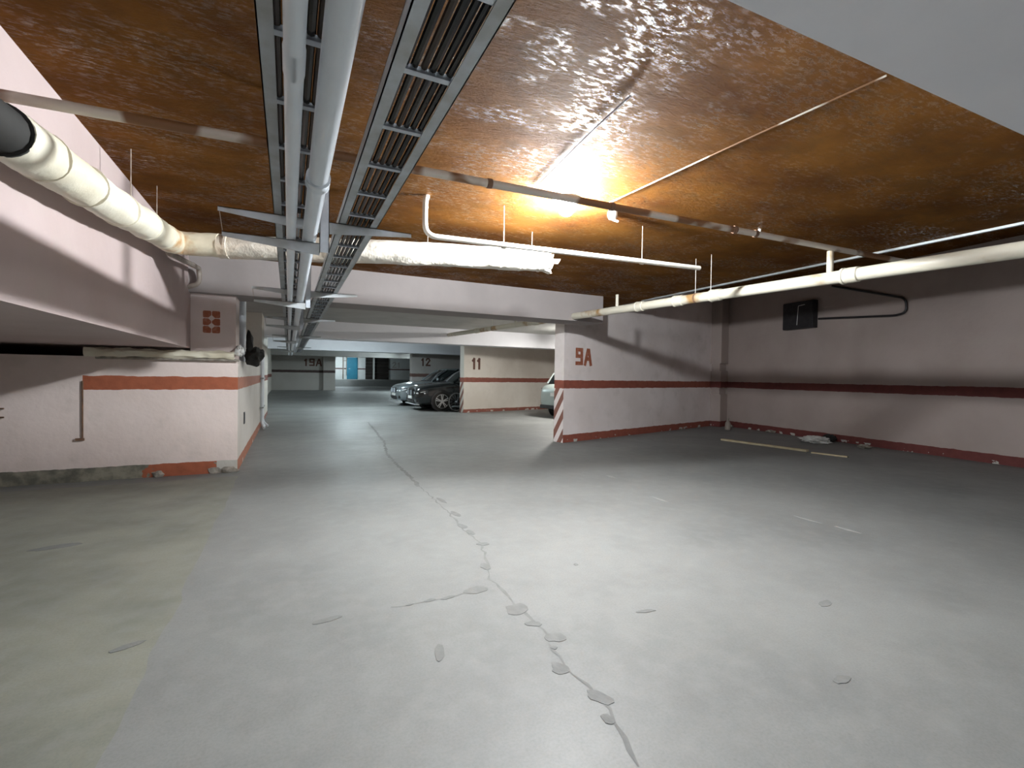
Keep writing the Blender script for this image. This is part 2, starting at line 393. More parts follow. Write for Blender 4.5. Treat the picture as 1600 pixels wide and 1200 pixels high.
# boxed pilaster in the corner by the right wall
pil = MB().box((0, 0, 0), (.42, .30, .92)).box((.05, .06, .92), (.40, .30, 1.10)).box((0, 0, 1.10), (.42, .30, 1.58)).box((.05, .06, 1.58), (.40, .30, 1.80)).box((0, 0, 1.80), (.42, .30, H2))
R14 = Matrix.Rotation(math.radians(14.3), 4, 'Z')
pc = A9 + D14*6.06 - N14*.30
for i, v in enumerate(pil.v): pil.v[i] = R14 @ v + Vector((pc.x, pc.y, 0))
struct(pil, 'wall_pilaster', M_right, 'boxed corner pilaster with shallow shelf slots beside the right wall')
# crumbled plaster foot of block
for i, (x, s_) in enumerate([(-.72, .10), (-.88, .07), (-1.5, .06)]):
    o = MB().blob((x, YB-.005, .03), (s_, .03, .05), .5, 7, 2, i).build('plaster_crumb', M_grime, wall_block, smooth=True)

# ------------------------------------------------------------------ painted numbers (flat stencil paint, 2 mm)
GLYPH = {
 '9': [[(.85, .55), (.12, .55), (.12, 1), (.88, 1), (.88, .05), (.08, .05)]],
 'A': [[(.02, 0), (.45, 1), (.62, 1), (.95, 0)], [(.22, .38), (.78, .38)]],
 '1': [[(.10, .78), (.5, .97), (.5, 0)]],
 '2': [[(.08, .78), (.25, 1), (.7, 1), (.85, .75), (.08, .03), (.92, .03)]],
 '7': [[(.05, .97), (.9, .97), (.35, 0)]],
}
def number(text, org, dx, ht, parent, mt, stroke=.2, wd=.62, label=None):
    org, dx = Vector(org), Vector(dx).normalized(); up = Vector((0, 0, 1)); nrm = dx.cross(up)   # towards the viewer
    mb = MB(); x = 0
    for ch in text:
        cw = ht*(wd*.62 if ch == '1' else wd)
        for line in GLYPH[ch]:
            pts = [org + dx*(x+u*cw) + up*(v*ht) + nrm*.003 for u, v in line]
            for i, (a, b) in enumerate(zip(pts[:-1], pts[1:])):
                d = (b-a).normalized()*ht*stroke*.42
                mb.bar(a-d, b+d, ht*stroke, .004+.0004*i, up=nrm)
        x += cw + ht*.26
    o = mb.build('painted_number', mt, parent)
    if label: o['label'] = label
    return o
d9 = Vector((D14.x, D14.y, 0))
def on_wall(A, s, z): return Vector((A.x+D14.x*s, A.y+D14.y*s, z))
number('9A', on_wall(A9, .36, 1.63), d9, .30, w9, M_paintnum, .26, .66, 'rust red stencilled 9A')
number('11', on_wall(A11, .38, 1.62), d9, .36, w11, M_paintnum_dk, .26, .62, 'dark brown stencilled 11')
number('12', on_wall(A12, .55, 1.85), d9, .36, w12, M_paintnum_dk, .22, .72, 'dark brown stencilled 12')
number('19A', (.90, 32.4, 1.85), (1, 0, 0), .40, w19, M_paintnum_dk, .22, .75, 'dark stencilled 19A')
# stencilled 8 of six rounded blocks
p8a, p8b = at(317, 485, 1, YB), at(344, 521, 1, YB)
mb = MB(); W8, H8 = p8b.x-p8a.x, p8a.z-p8b.z
for i in range(2):
    for j in range(3):
        x0 = p8a.x + i*W8*.52; z0 = p8b.z + j*H8*.345; bw, bh = W8*.48, H8*.31
        big_t, big_b = (.36 if j < 2 else .12), (.36 if j > 0 else .12)      # bite towards the middle of each ring
        lb, lt, rb, rt = (.12, .12, big_b, big_t) if i == 0 else (big_b, big_t, .12, .12)
        poly = [(lb, 0), (1-rb, 0), (1, rb), (1, 1-rt), (1-rt, 1), (lt, 1), (0, 1-lt), (0, lb)]
        vs_ = [(x0+u*bw, YB-.003, z0+v*bh) for u, v in poly]; n = len(vs_)
        mb.add(vs_ + [(x, YB-.0005, z) for x, y, z in vs_], [tuple(range(n)), tuple(range(n, 2*n))[::-1]] + [(k, (k+1) % n, n+(k+1) % n, n+k) for k in range(n)])
mb.build('painted_number', M_paintnum, column)['label'] = 'rust red stencilled 8 made of blocks'

# ------------------------------------------------------------------ far end: blue door, dark openings, painted mark
def ex(px): return at(px, 575, 1, YE).x
x0, x1 = ex(543.5), ex(557)
dr = thing('door_1', ((x0+x1)/2, YE, .85), 'blue painted steel door in the white end wall', 'door'); dr['kind'] = 'structure'
MB().box((x0, YE-.05, .86), (x1, YE-.005, 2.82)).build('leaf', M_blue, dr, bevel=.006)
fr = MB().box((x0-.09, YE-.08, .85), (x0, YE-.002, 2.92)).box((x1, YE-.08, .85), (x1+.09, YE-.002, 2.92)).box((x0-.09, YE-.08, 2.82), (x1+.09, YE-.002, 2.92))
fr.build('frame', M_blue, dr)
MB().bar((x0+.1, YE-.09, 1.85), (x0+.24, YE-.09, 1.85), .025, .025).box((x0+.09, YE-.09, 1.82), (x0+.13, YE-.05, 1.9)).build('handle', M_galv, dr)
for i, (a, b, lab) in enumerate([(571, 582, 'narrow opening beside the white post, its darkness put in as dark slats'), (585, 607, 'wide opening right of the white post, its darkness put in as dark slats')]):
    xa, xb = ex(a), ex(b)
    g = thing('dark_opening', ((xa+xb)/2, YE-.12, .85), lab, 'infill')
    for k in range(7):
        z0 = .86 + k*.33
        MB().box((xa, YE-.10, z0), (xb, YE-.01, z0+.32)).build('dark_slat', M_void, g)  # dark slats stand in for the unlit depth of the opening
xp = ex(583.5)
tag(MB().box((xp-.07, YE-.3, .85), (xp+.07, YE-.14, 3.2)).build('white_post', M_white), 'slim white post between the two dark openings', 'post')
xq = ex(536)
tag(MB().tube([(xq, YE-.1, .86), (xq, YE-.1, 3.2)], .05).tube([(xq+.3, YE-.08, 1.2), (xq+.3, YE-.08, 3.2)], .03).bar((xq, YE-.1, 2.6), (xq+.3, YE-.08, 2.6), .05, .05).build('riser_pipe', M_greywall_pipe), 'grey riser pipes left of the blue door', 'pipe')
number('21', (ex(613), YE-.002, 2.05), (1, 0, 0), .5, wend, M_paintnum_faint, .16, .8, 'faint dark stencilled number on the end wall')
xa, xb = ex(606.5), ex(633)

# ================================================================== lamps
def bulb_lamp(loc, label, strength, col=(.93, .975, 1.0)):
    """bare bulb in a ceiling socket, bulb centred at loc"""
    x, y, z = loc
    t = thing('bulb_lamp', (x, y, z-.05), label, 'lamp')
    MB().lathe([(.125, 0), (.125, -.010), (.105, -.018), (.05, -.02)], (x, y, H), (0, 0, 1), 28).build('base_plate', M_white, t, smooth=True)
    key = 'bulb_%d' % int(strength)
    em = MATS.get(key) or emit(key, col, strength)
    prof = [(.040, .054), (.060, .034), (.069, .010), (.069, -.012), (.058, -.042), (.036, -.062), (.010, -.071)]
    MB().lathe(prof, (x, y, z), (0, 0, 1), 12).build('bulb', em, t, smooth=True)
    return t
LX, LY, LZ = 2.137, 3.44, 2.80
bulb_lamp((LX, LY, LZ), 'bare glaring bulb on a white plate under the brown ceiling', LAMP_MAIN)
def tube_lamp(c, length, along, label, strength, z=H, col=(.80, .95, 1.0), hung=False):
    t = thing('tube_lamp', (c[0], c[1], z-.11), label, 'lamp')
    d = Vector((1, 0, 0)) if along == 'x' else Vector((0, 1, 0)); c = Vector((c[0], c[1], 0))
    a, b = c-d*length/2, c+d*length/2; up = Vector((0, 0, 1))
    MB().bar(a+up*(z-.025), b+up*(z-.025), .16, .05).build('housing', M_white, t)
    key = 'tube_%d_%d' % (int(strength), int(col[0]*100))
    em = MATS.get(key) or emit(key, col, strength)
    sd = d.cross(up)
    if hung:
        for e in (a.lerp(b, .15), a.lerp(b, .85)): MB().tube([e+up*(z-.01), e+up*H], .003, 6).build('suspension_wire', M_rod, t)
    for s_ in (-.04, .04):
        MB().tube([a+d*.04+sd*s_+up*(z-.075), b-d*.04+sd*s_+up*(z-.075)], .015, 8).build('tube', em, t, smooth=True)
    for e in (a, b):
        MB().bar(e+up*(z-.075)-sd*.07, e+up*(z-.075)+sd*.07, .025, .05).build('end_cap', M_white, t)
    return t
tube_lamp((.2, -2.3), 1.5, 'x', 'added unseen fill lamp with twin tubes hanging behind the near beam', FILL_BACK, z=2.32, col=(.95, .98, 1.0), hung=True)  # unseen lamp, added to brighten the foreground floor and near beam
tube_lamp((8.2, 12.2), 1.2, 'y', 'twin tube lamp over the bay behind the 9A partition', LAMP_TUBE*3.2, col=(1, .97, .91))
tube_lamp((2.6, 9.0), 1.2, 'x', 'added fill lamp with twin tubes hidden behind the pink downstand beam', LAMP_TUBE*.4, col=(.93, 1, .98))  # unseen lamp added to lift the aisle floor past the beam
tube_lamp((2.4, 18.6), 1.2, 'x', 'cool twin tube lamp over the aisle beside the parked cars', LAMP_TUBE*2.4)
tube_lamp((6.5, 28.5), 1.2, 'y', 'cool twin tube lamp beyond the 12 partition', LAMP_TUBE*2.2)
tube_lamp((4.2, 44.2), 1.2, 'x', 'cool twin tube lamp before the blue door', LAMP_TUBE*1.8, z=H+.449)
# small junction box and flexible cables by the lamp
jb = at(957, 340, 2, H-.05)
t = thing('junction_box', (jb.x, jb.y, H-.09), 'small white round junction box on the ceiling near the glaring bulb', 'box')
MB().lathe([(.045, 0), (.045, -.04), (.03, -.065), (.012, -.07)], (jb.x, jb.y, H), (0, 0, 1), 18).build('body', M_white, t, smooth=True)
MB().bar((jb.x, jb.y, H-.068), (jb.x+.05, jb.y-.02, H-.085), .02, .012).build('nipple', M_white, t)
c1 = [at(950, 318, 2, H-.012), at(1150, 225, 2, H-.012), at(1385, 118, 2, H-.012)]
tag(MB().tube(densify(c1, .2), .0055, 8).build('ceiling_cable', M_conduit, smooth=True), 'pale cable clipped to the ceiling from the bulb to the near beam', 'cable')
c2 = [at(838, 292, 2, H-.012), at(930, 200, 2, H-.012), at(985, 150, 2, H-.012)]
tag(MB().tube(densify(c2, .15), .006, 6).build('ceiling_cable', M_greywall_pipe, smooth=True), 'thin dark cable tacked to the glossy patch of ceiling', 'cable')
s_ = at(1187, 358, 2, H)
tag(MB().lathe([(.014, 0), (.014, -.05), (.02, -.055), (.02, -.075), (.006, -.08)], (s_.x, s_.y, H), (0, 0, 1), 10).build('ceiling_stub', M_white, smooth=True), 'tiny white pipe stub sticking out of the brown ceiling', 'stub')
# pale strip standing in for the lit rim of the low slab
tag(MB().box((XE-.05, .96, H-.025), (XE-.005, 7.17, H-.001)).build('lit_rim_strip', M_galv_dull), 'long pale strip drawing the lit rim along the edge of the brown slab', 'strip')

# ================================================================== cable trays, cables, grey pipes and brackets
ZT = 2.23                                       # tray underside
Y0T, Y1T = -1.5, 22.0
def tray(x0, x1, label):
    t = thing('cable_tray', ((x0+x1)/2, (Y0T+Y1T)/2, ZT), label, 'cable tray', 'ladder cable trays under the brown ceiling')
    for x, s_ in ((x0, 1), (x1, -1)):
        mb = MB().box((x, Y0T, ZT), (x+s_*.004, Y1T, ZT+.048)).box((x, Y0T, ZT), (x+s_*.040, Y1T, ZT+.004)).box((x, Y0T, ZT+.044), (x+s_*.016, Y1T, ZT+.048))
        mb.build('side_rail', M_galv_dull, t)
    me = None; y = Y0T + .12; k = 0
    while y < Y1T:
        mb = MB().box((x0+.006, y-.012, ZT+.005), (x1-.006, y+.012, ZT+.012)).box((x0+.006, y-.012, ZT+.005), (x1-.006, y-.009, ZT+.022))
        if me is None:
            r0 = mb.build('rung', M_galv, t); me = r0.data; yb = y
        else:
            o = bpy.data.objects.new('rung', me); COL.objects.link(o); o.parent = t; o.location = (0, y-yb, 0); OFF[o] = OFF[t]
        y += .345; k += 1
    for yj in (.9, 3.9, 6.9):                    # splice plates with bolts on the outer rail
        MB().box((x1+.0005, yj-.09, ZT+.008), (x1+.004, yj+.09, ZT+.05)).box((x1+.004, yj-.07, ZT+.02), (x1+.010, yj-.055, ZT+.035)).box((x1+.004, yj+.055, ZT+.02), (x1+.010, yj+.07, ZT+.035)).build('splice_plate', M_galv_dull, t)
    return t
TL = (-.0795, .1195); TR = (.2565, .4755)
tray(*TL, 'ladder cable tray above the two grey plastic pipes')
tray(*TR, 'ladder cable tray holding glossy black cables beside the bulb')
def cables(x0, x1, n, r, label, grp, mats, seed):
    rnd = random.Random(seed)
    for i in range(n):
        xb = x0 + (x1-x0)*(i+.5)/n; ph = rnd.random()*9; rr = r*rnd.uniform(.85, 1.0)
        lim = (x1-x0)/n*.03
        pts = [Vector((xb + lim*math.sin(y*1.3+ph), y, ZT+.0125+rr + .0015*abs(math.sin(y*2+ph)))) for y in [Y0T+k*.35 for k in range(int((Y1T-Y0T)/.35)+1)]]
        o = MB().tube(pts, rr, 8).build('power_cable', mats[i % len(mats)], smooth=True)
        mt_ = mats[i % len(mats)]
        tag(o, ('dusty brown power cable ' if mt_ is M_cable_b else 'glossy black power cable ')+label, 'cable', grp)
cables(TR[0]+.03, TR[1]-.03, 6, .0124, 'lying in the tray beside the bulb', 'cables in the tray beside the bulb', [M_cable, M_cable, M_cable_b, M_cable], 3)
cables(TL[0]+.03, TL[1]-.03, 5, .0130, 'lying in the tray above the grey pipes', 'cables in the tray above the grey pipes', [M_cable_b, M_cable], 5)
ZP = 2.10                                      # top of the lower arms: the pipes lie on it
pa = MB().tube([(.0077, y, ZP+.0247) for y in (-1.5, 3, 7, 22)], .0244, 16)
pa_t = thing('drain_pipe', (.007, 10, ZP), 'slimmer grey plastic pipe carried under the cable trays', 'pipe')
pa.build('pipe', M_pvc, pa_t, smooth=True)
for yj in (1.3, 5.4): MB().lathe([(.0245, -.06), (.0265, -.055), (.0265, .05), (.0245, .055)], (.0077, yj, ZP+.0268), (0, 1, 0), 16).build('coupling', M_pvc, pa_t, smooth=True)
XB = .1034
pb_t = thing('drain_pipe', (XB, 10, ZP), 'wider grey plastic pipe with a ringed socket under the trays', 'pipe')
MB().tube([(XB, y, ZP+.0386) for y in (-1.5, 3, 7, 22)], .0383, 20).build('pipe', M_pvc, pb_t, smooth=True)
for yj in (2.05, 5.65):
    MB().lathe([(.0384, -.01), (.047, -.005), (.047, .016), (.044, .022), (.044, .045), (.048, .05), (.048, .068), (.0384, .072)], (XB, yj, ZP+.0386), (0, 1, 0), 20).build('socket', M_pvc, pb_t, smooth=True)
def bracket(y, label):
    px = .182; t = thing('cantilever_bracket', (px, y, H), label, 'bracket', 'cantilever brackets carrying trays and pipes')
    up = Vector((0, 0, 1))
    yk = y + .0
    mb = MB().box((px-.026, y, 2.05), (px+.026, y+.004, H)).box((px-.026, y, 2.05), (px-.022, y+.03, H)).box((px+.022, y, 2.05), (px+.026, y+.03, H))
    mb.build('post', M_galv, t)
    def arm(x_to, ztop, name):
        s_ = 1 if x_to > px else -1; x_from = px + s_*.0262
        h0, h1 = .07, .024
        vs_ = []
        for yy in (y-.003, y+.045):
            vs_ += [(x_from, yy, ztop-h0), (x_from, yy, ztop), (x_to, yy, ztop), (x_to, yy, ztop-h1)]
        th = .004
        q = MB()
        # web and top flange of a folded tapering arm
        q.add([(x_from, y-.003, ztop-h0), (x_from, y-.003, ztop), (x_to, y-.003, ztop), (x_to, y-.003, ztop-h1),
               (x_from, y+.002, ztop-h0), (x_from, y+.002, ztop), (x_to, y+.002, ztop), (x_to, y+.002, ztop-h1)],
              [(0,1,2,3),(7,6,5,4),(0,4,5,1),(1,5,6,2),(2,6,7,3),(3,7,4,0)])
        q.box((min(x_from, x_to), y-.003, ztop-.004), (max(x_from, x_to), y+.045, ztop))
        q.build(name, M_galv_dull, t)
    arm(-.344, ZT-.001, 'upper_arm'); arm(.684, ZT-.001, 'upper_arm'); arm(-.325, ZP-.001, 'lower_arm')
    MB().tube([(-.322, y+.01, ZP-.003), (-.34, y+.01, ZT-.003)], .0025, 6).build('tie_wire', M_rod, t)
    MB().box((px-.07, y-.03, H-.006), (px+.07, y+.06, H-.0005)).build('top_plate', M_galv_dull, t)
    return t
bracket(2.92, 'galvanised cantilever bracket with post nearest the glaring bulb')
bracket(5.45, 'galvanised cantilever bracket in front of the pink downstand beam')
bracket(8.2, 'galvanised cantilever bracket just behind the pink downstand beam')
bracket(12.0, 'galvanised cantilever bracket deep in the shaded aisle')
bracket(17.2, 'galvanised cantilever bracket beyond the second downstand beam')

# ================================================================== insulated heating pipe along the left wall and across
RI = .108
run = arc_path([(-1.02, 2.52, 2.285), (-1.0, 3.79, 2.39), (-.985, 4.62, 2.485), (-.965, 5.33, 2.55), (-.67, 5.25, 2.55), (-.13, 5.12, 2.55), (.84, 4.72, 2.56), (2.42, 4.34, 2.575)], .28, 8)
run = densify(run, .05)
def wrink(p, q): return .010*noise.noise(p*5+q*1.2) + .006*noise.noise(p*14+q*2)
insul = thing('insulated_pipe', (-1.0, 2.5, 2.15), 'thick cream wrapped heating pipe along the pink wall turning across', 'pipe')
i1 = next(i for i, p in enumerate(run) if p.y > 4.85); i2 = next(i for i, p in enumerate(run) if p.x > -.62)
MB().tube(run[:i1+1], RI-.002, 24, jit=wrink).build('cream_sleeve', M_cream, insul, smooth=True)['label'] = 'cream cloth wrapping'
MB().tube(run[i1:i2+1], RI+.001, 24, jit=wrink).build('elbow_sleeve', M_rustwrap, insul, smooth=True)['label'] = 'rust stained elbow wrapping'
foil = MB().tube(run[i2:], RI+.003, 28, jit=lambda p, q: .012*noise.noise(p*4+q*1.5)+.007*abs(noise.noise(p*16+q*3))).build('foil_sleeve', M_foil, insul, smooth=True); foil['label'] = 'crinkled pale foil wrapping'
MB().lathe([(RI-.004, -.012), (RI-.004, 0), (.05, .002)], run[0], (run[0]-run[1]), 24).build('end_collar', M_dark, insul, smooth=True)['label'] = 'dark open end of the wrapping'
MB().tube([(-1.06, -2.0, 2.05), (-1.04, 1.2, 2.18), run[0]], .092, 16).build('bare_pipe', M_dark, insul, smooth=True)
for k in (i2+2, i2+10, i2+22, len(run)-10, len(run)-6, len(run)-2):
    d = (run[min(k+1, len(run)-1)]-run[k-1])
    MB().lathe([(RI+.004, -.012), (RI+.010, -.010), (RI+.010, .010), (RI+.004, .012)], run[k], d, 24).build('wrap_strap', M_foil, insul, smooth=True)
for k in range(6, i1, 9):
    MB().lathe([(RI-.004, -.006), (RI+.007, -.004), (RI+.007, .004), (RI-.004, .006)], run[k], run[k+1]-run[k-1], 24).build('wrap_seam', M_cream, insul, smooth=True)
# ragged skirt at the far end
q = MB(); rnd = random.Random(4); e = run[-1]; ed = (run[-1]-run[-3]).normalized(); sa = ed.cross(Vector((0, 0, 1))).normalized(); sb = sa.cross(ed)
for k in range(16):
    an = 2*math.pi*k/16; an2 = an+.36; L_ = .06+.1*rnd.random()
    p, p2 = sa*math.cos(an)+sb*math.sin(an), sa*math.cos(an2)+sb*math.sin(an2)
    q.add([e+p*(RI+.004), e+p2*(RI+.004), e+p2*(RI+.02)+ed*L_, e+p*(RI+.03)+ed*L_*.8, e+p*(RI-.004), e+p2*(RI-.004), e+p2*(RI+.012)+ed*L_, e+p*(RI+.022)+ed*L_*.8],
          [(0,1,2,3),(7,6,5,4),(0,4,5,1),(1,5,6,2),(2,6,7,3),(3,7,4,0)])
q.build('torn_foil_end', M_foil, insul)
for p, lab in ((Vector((-.985, 4.05, 2.42)), 0), (Vector((-.985, 4.75, 2.5)), 0), (Vector((1.25, 4.62, 2.56)), 0), (Vector((2.3, 4.37, 2.57)), 0)):
    sdx = .0
    MB().tube([(p.x, p.y, p.z+RI-.01), (p.x, p.y, H)], .004, 6).build('hanger_rod', M_rod, insul, smooth=True)
# two diagonal and vertical straps seen on foil
a, b = at(740, 414, 2, 2.455), at(772, 388, 2, 2.56)
for o in (): pass
# small bent pipe from elbow into wall
d0 = at(294, 405, 1, 7.1); d1 = at(296, 440, 1, 7.1)
tag(MB().tube(arc_path([(-1.03, 5.42, 2.47), (-1.03, 7.07, 2.66), (-1.03, 7.10, 2.47), (-1.155, 7.12, 2.42)], .09), .028, 12).build('drop_pipe', M_greywall_pipe, smooth=True), 'grey brown bent pipe dropping from the wrapped elbow to the wall', 'pipe')

# thin pale pipe crossing under the ceiling
zc = lambda x: 2.56 + .009*(x+1)
cp = thing('crossing_pipe', (1.5, 2.75, 2.5), 'thin pale pipe with brown overspray crossing under the brown ceiling', 'pipe')
MB().tube([(-1.155, 2.86, zc(-1.15)), (.71, 2.79, zc(.71)), (2.35, 2.76, zc(2.35)), (4.62, 2.72, zc(4.62)), (6.2, 2.68, zc(6.2))], .0255, 14).build('pipe', M_conduit, cp, smooth=True)
for x, y in ((1.15, 2.782), (2.1, 2.765), (3.35, 2.742), (3.6, 2.738)):
    MB().lathe([(.0256, -.018), (.031, -.014), (.031, .014), (.0256, .018)], (x, y, zc(x)), (1, -.04, 0), 14).build('collar', M_rust, cp, smooth=True)

# bent white pipe behind the bulb
bz = 2.514
bx0 = at(664, 368, 2, bz).x
yb_ = at(664, 368, 2, bz).y
bp = thing('bent_pipe', (bx0, yb_, bz), 'white bent pipe running just behind the glaring bulb', 'pipe')
e_ = at(1093, 419, 2, bz)
MB().tube(arc_path([(bx0+.03, yb_+.06, 2.868), (bx0, yb_, 2.80), (bx0, yb_, bz), (e_.x*.5+bx0*.5, e_.y*.5+yb_*.5, bz), tuple(e_)], .10), .0235, 14).build('pipe', M_whitepipe, bp, smooth=True)
for px_, py_ in ((787, 384), (1003, 409)):
    c_ = at(px_, py_, 2, bz)
    MB().tube([(c_.x, c_.y, bz+.02), (c_.x, c_.y, H)], .004, 6).build('hanger_rod', M_rod, bp)
    MB().lathe([(.0237, -.02), (.028, -.016), (.028, .016), (.0237, .02)], c_, (1, -.06, 0), 14).build('clamp', M_whitepipe, bp, smooth=True)

# cream soil pipe on the right, falling towards the viewer
XS = 4.66
zs = lambda y: 2.255 + .0277*y
RS = .060
sp = thing('soil_pipe', (XS, 6, 2.2), 'long cream soil pipe with rust spots hanging over the right bays', 'pipe')
MB().tube([(XS, y, zs(y)) for y in (-1.5, 2, 4, 6, 8, 10, 12, 14.55)], RS, 20).build('pipe', M_sewer, sp, smooth=True)
for y in (1.1, 2.55, 4.05, 4.65, 5.4, 8.6, 12.0):
    MB().lathe([(RS+.0005, -.07), (RS+.010, -.062), (RS+.012, .0), (RS+.010, .05), (RS+.016, .055), (RS+.016, .075), (RS+.0005, .08)], (XS, y, zs(y)), (0, 1, .0277), 20).build('socket', M_sewer, sp, smooth=True)
for y, top in ((2.74, 2.588), (5.95, 2.66), (9.6, H)):
    MB().tube([(XS, y, zs(y)+RS-.01), (XS, y, top)], .029 if y < 4 else .024, 14).build('branch_stub', M_sewer, sp, smooth=True)
for y in (4.36, 4.12, 10.9):
    MB().tube([(XS-.02, y, zs(y)+RS-.006), (XS-.02, y, H)], .0035, 6).build('hanger_rod', M_whitepipe, sp)
    MB().lathe([(RS+.0005, -.012), (RS+.005, -.01), (RS+.005, .01), (RS+.0005, .012)], (XS, y, zs(y)), (0, 1, .0277), 20).build('hanger_clamp', M_rust, sp, smooth=True)
# black box and dark looping line high on the right wall
def rw(y): return 10.25 + (11.47-10.25)*y/9.75
def on_right(px, py, off=0):
    # intersect with the right wall plane
    a = Vector((10.25-off, 0, 0)); n = Vector((9.75, -(11.47-10.25), 0)).normalized()
    d = ray(px, py); t = (a-CAM).dot(n)/d.dot(n); return CAM + d*t
b0, b1 = on_right(1232, 476), on_right(1278, 512)
dy = (b0-b1); dirw = Vector((b1.x-b0.x, b1.y-b0.y, 0)).normalized(); nw = Vector((-9.75, 1.22, 0)).normalized()
t = thing('wall_box', ((b0.x+b1.x)/2, (b0.y+b1.y)/2, b1.z), 'square black box high on the dim right wall', 'box')
cz, hz_ = (b0.z+b1.z)/2, (b0.z-b1.z); cw = (Vector((b1.x, b1.y, 0))-Vector((b0.x, b0.y, 0))).length
cen = Vector(((b0.x+b1.x)/2, (b0.y+b1.y)/2, cz))
MB().bar(cen-dirw*cw/2+nw*.09, cen+dirw*cw/2+nw*.09, .16, hz_).build('body', M_black, t, bevel=.01)
MB().bar(cen-dirw*cw/2*.98+nw*.175, cen+dirw*cw/2*.98+nw*.175, .008, hz_*.94).build('front_cover', M_black, t)
la = cen+nw*.181
MB().bar(la+Vector((0, 0, -hz_*.36)), la+Vector((0, 0, hz_*.34))+dirw*.03, .012, .004, up=nw).bar(la+Vector((0, 0, hz_*.34))+dirw*.03, la+Vector((0, 0, hz_*.36))+dirw*.2, .012, .004, up=nw).build('bright_edge', M_white, t)['label'] = 'thin pale edge line'
pth = [on_right(1279, 498, .05), on_right(1400, 493, .05), on_right(1416, 488, .05), on_right(1416, 466, .05), on_right(1300, 447, .05)]
tag(MB().tube(arc_path(pth, .12), .022, 8).build('wall_loop', M_black, smooth=True), 'dark line looping away from the black box on the wall', 'conduit')

# ================================================================== left block details
rz_ = 1.60
wp = thing('wrapped_pipe', (-1.5, YB-.03, 1.53), 'pale wrapped pipe lying along the top edge of the low block', 'pipe')
ps = densify([(-2.2, YB-.07, 1.575), (-1.2, YB-.07, 1.572), (-.66, YB-.07, 1.575)], .03)
MB().tube(ps, .052, 16, jit=lambda p, q: .022*noise.noise(p*7+q*1.5)+.012*noise.noise(p*19+q*2)).build('wrapping', M_cream, wp, smooth=True)
MB().tube(densify([(-2.1, YB-.065, 1.505), (-.60, YB-.065, 1.512)], .1), .016, 8, jit=lambda p, q: .004*noise.noise(p*12)).build('lower_lath', M_grime, wp, smooth=True)
MB().blob((-.60, YB-.05, 1.64), (.055, .05, .07), .5, 5, 3, 2).build('torn_end', M_plastic, wp, smooth=True)
bb_ = at(404, 548, 0, -.58)
tag(MB().blob((-.47, YB+.75, 1.60), (.13, .22, .14), .45, 4, 3, 5).blob((-.52, YB+.6, 1.80), (.05, .06, .16), .4, 4, 2, 6).build('black_bundle', M_dark, smooth=True), 'black bundle hanging over the corner of the low block', 'bundle')
tag(MB().tube([(-.66, YB+1.1, 1.52), (-.66, YB+1.1, H)], .055, 14).build('riser_pipe', M_pvc, smooth=True), 'grey riser pipe standing behind the numbered column', 'pipe')
# conduits down the side of the block
ct = thing('conduit_bundle', (-.58, 13.2, 0), 'grey vertical conduits fixed to the end of the low block', 'conduit')
for k, (yy, rr, bend) in enumerate(((12.7, .03, .0), (13.0, .035, .0), (13.3, .03, .06))):
    MB().tube(arc_path([(-.58, yy, 1.75), (-.58, yy, .12), (-.52+bend, yy-.12, .02)], .1), rr, 10).build('conduit', M_pvc, ct, smooth=True)
for z in (.5, 1.2): MB().box((-.618, 12.6, z), (-.535, 13.4, z+.03)).build('clip', M_galv_dull, ct)
tag(MB().tube([(-2.235, YB-.018, .52), (-2.235, YB-.018, 1.22)], .009, 8).box((-2.30, YB-.03, .50), (-2.22, YB-.005, .53)).build('wall_pipe', M_rust, smooth=True), 'thin rusty pipe on the pink face of the low block', 'pipe')
o1 = at(381, 653, 0, -.62)
tag(MB().box((-.619, o1.y-.06, o1.z-.09), (-.607, o1.y+.06, o1.z+.09)).box((-.607, o1.y-.045, o1.z-.075), (-.604, o1.y+.045, o1.z+.075)).build('outlet_plate', M_black), 'small dark plate on the side of the low block', 'plate')
k1 = at(8, 645, 1, YB)
tag(MB().tube([(k1.x-.08, YB-.02, k1.z+.05), (k1.x, YB-.03, k1.z+.05)], .01, 6).tube([(k1.x-.08, YB-.02, k1.z-.05), (k1.x, YB-.03, k1.z-.05)], .01, 6).tube([(k1.x-.06, YB-.02, k1.z-.05), (k1.x-.06, YB-.02, k1.z+.05)], .01, 6).build('wall_bracket', M_rust), 'small rusty H shaped bracket on the low block', 'bracket')

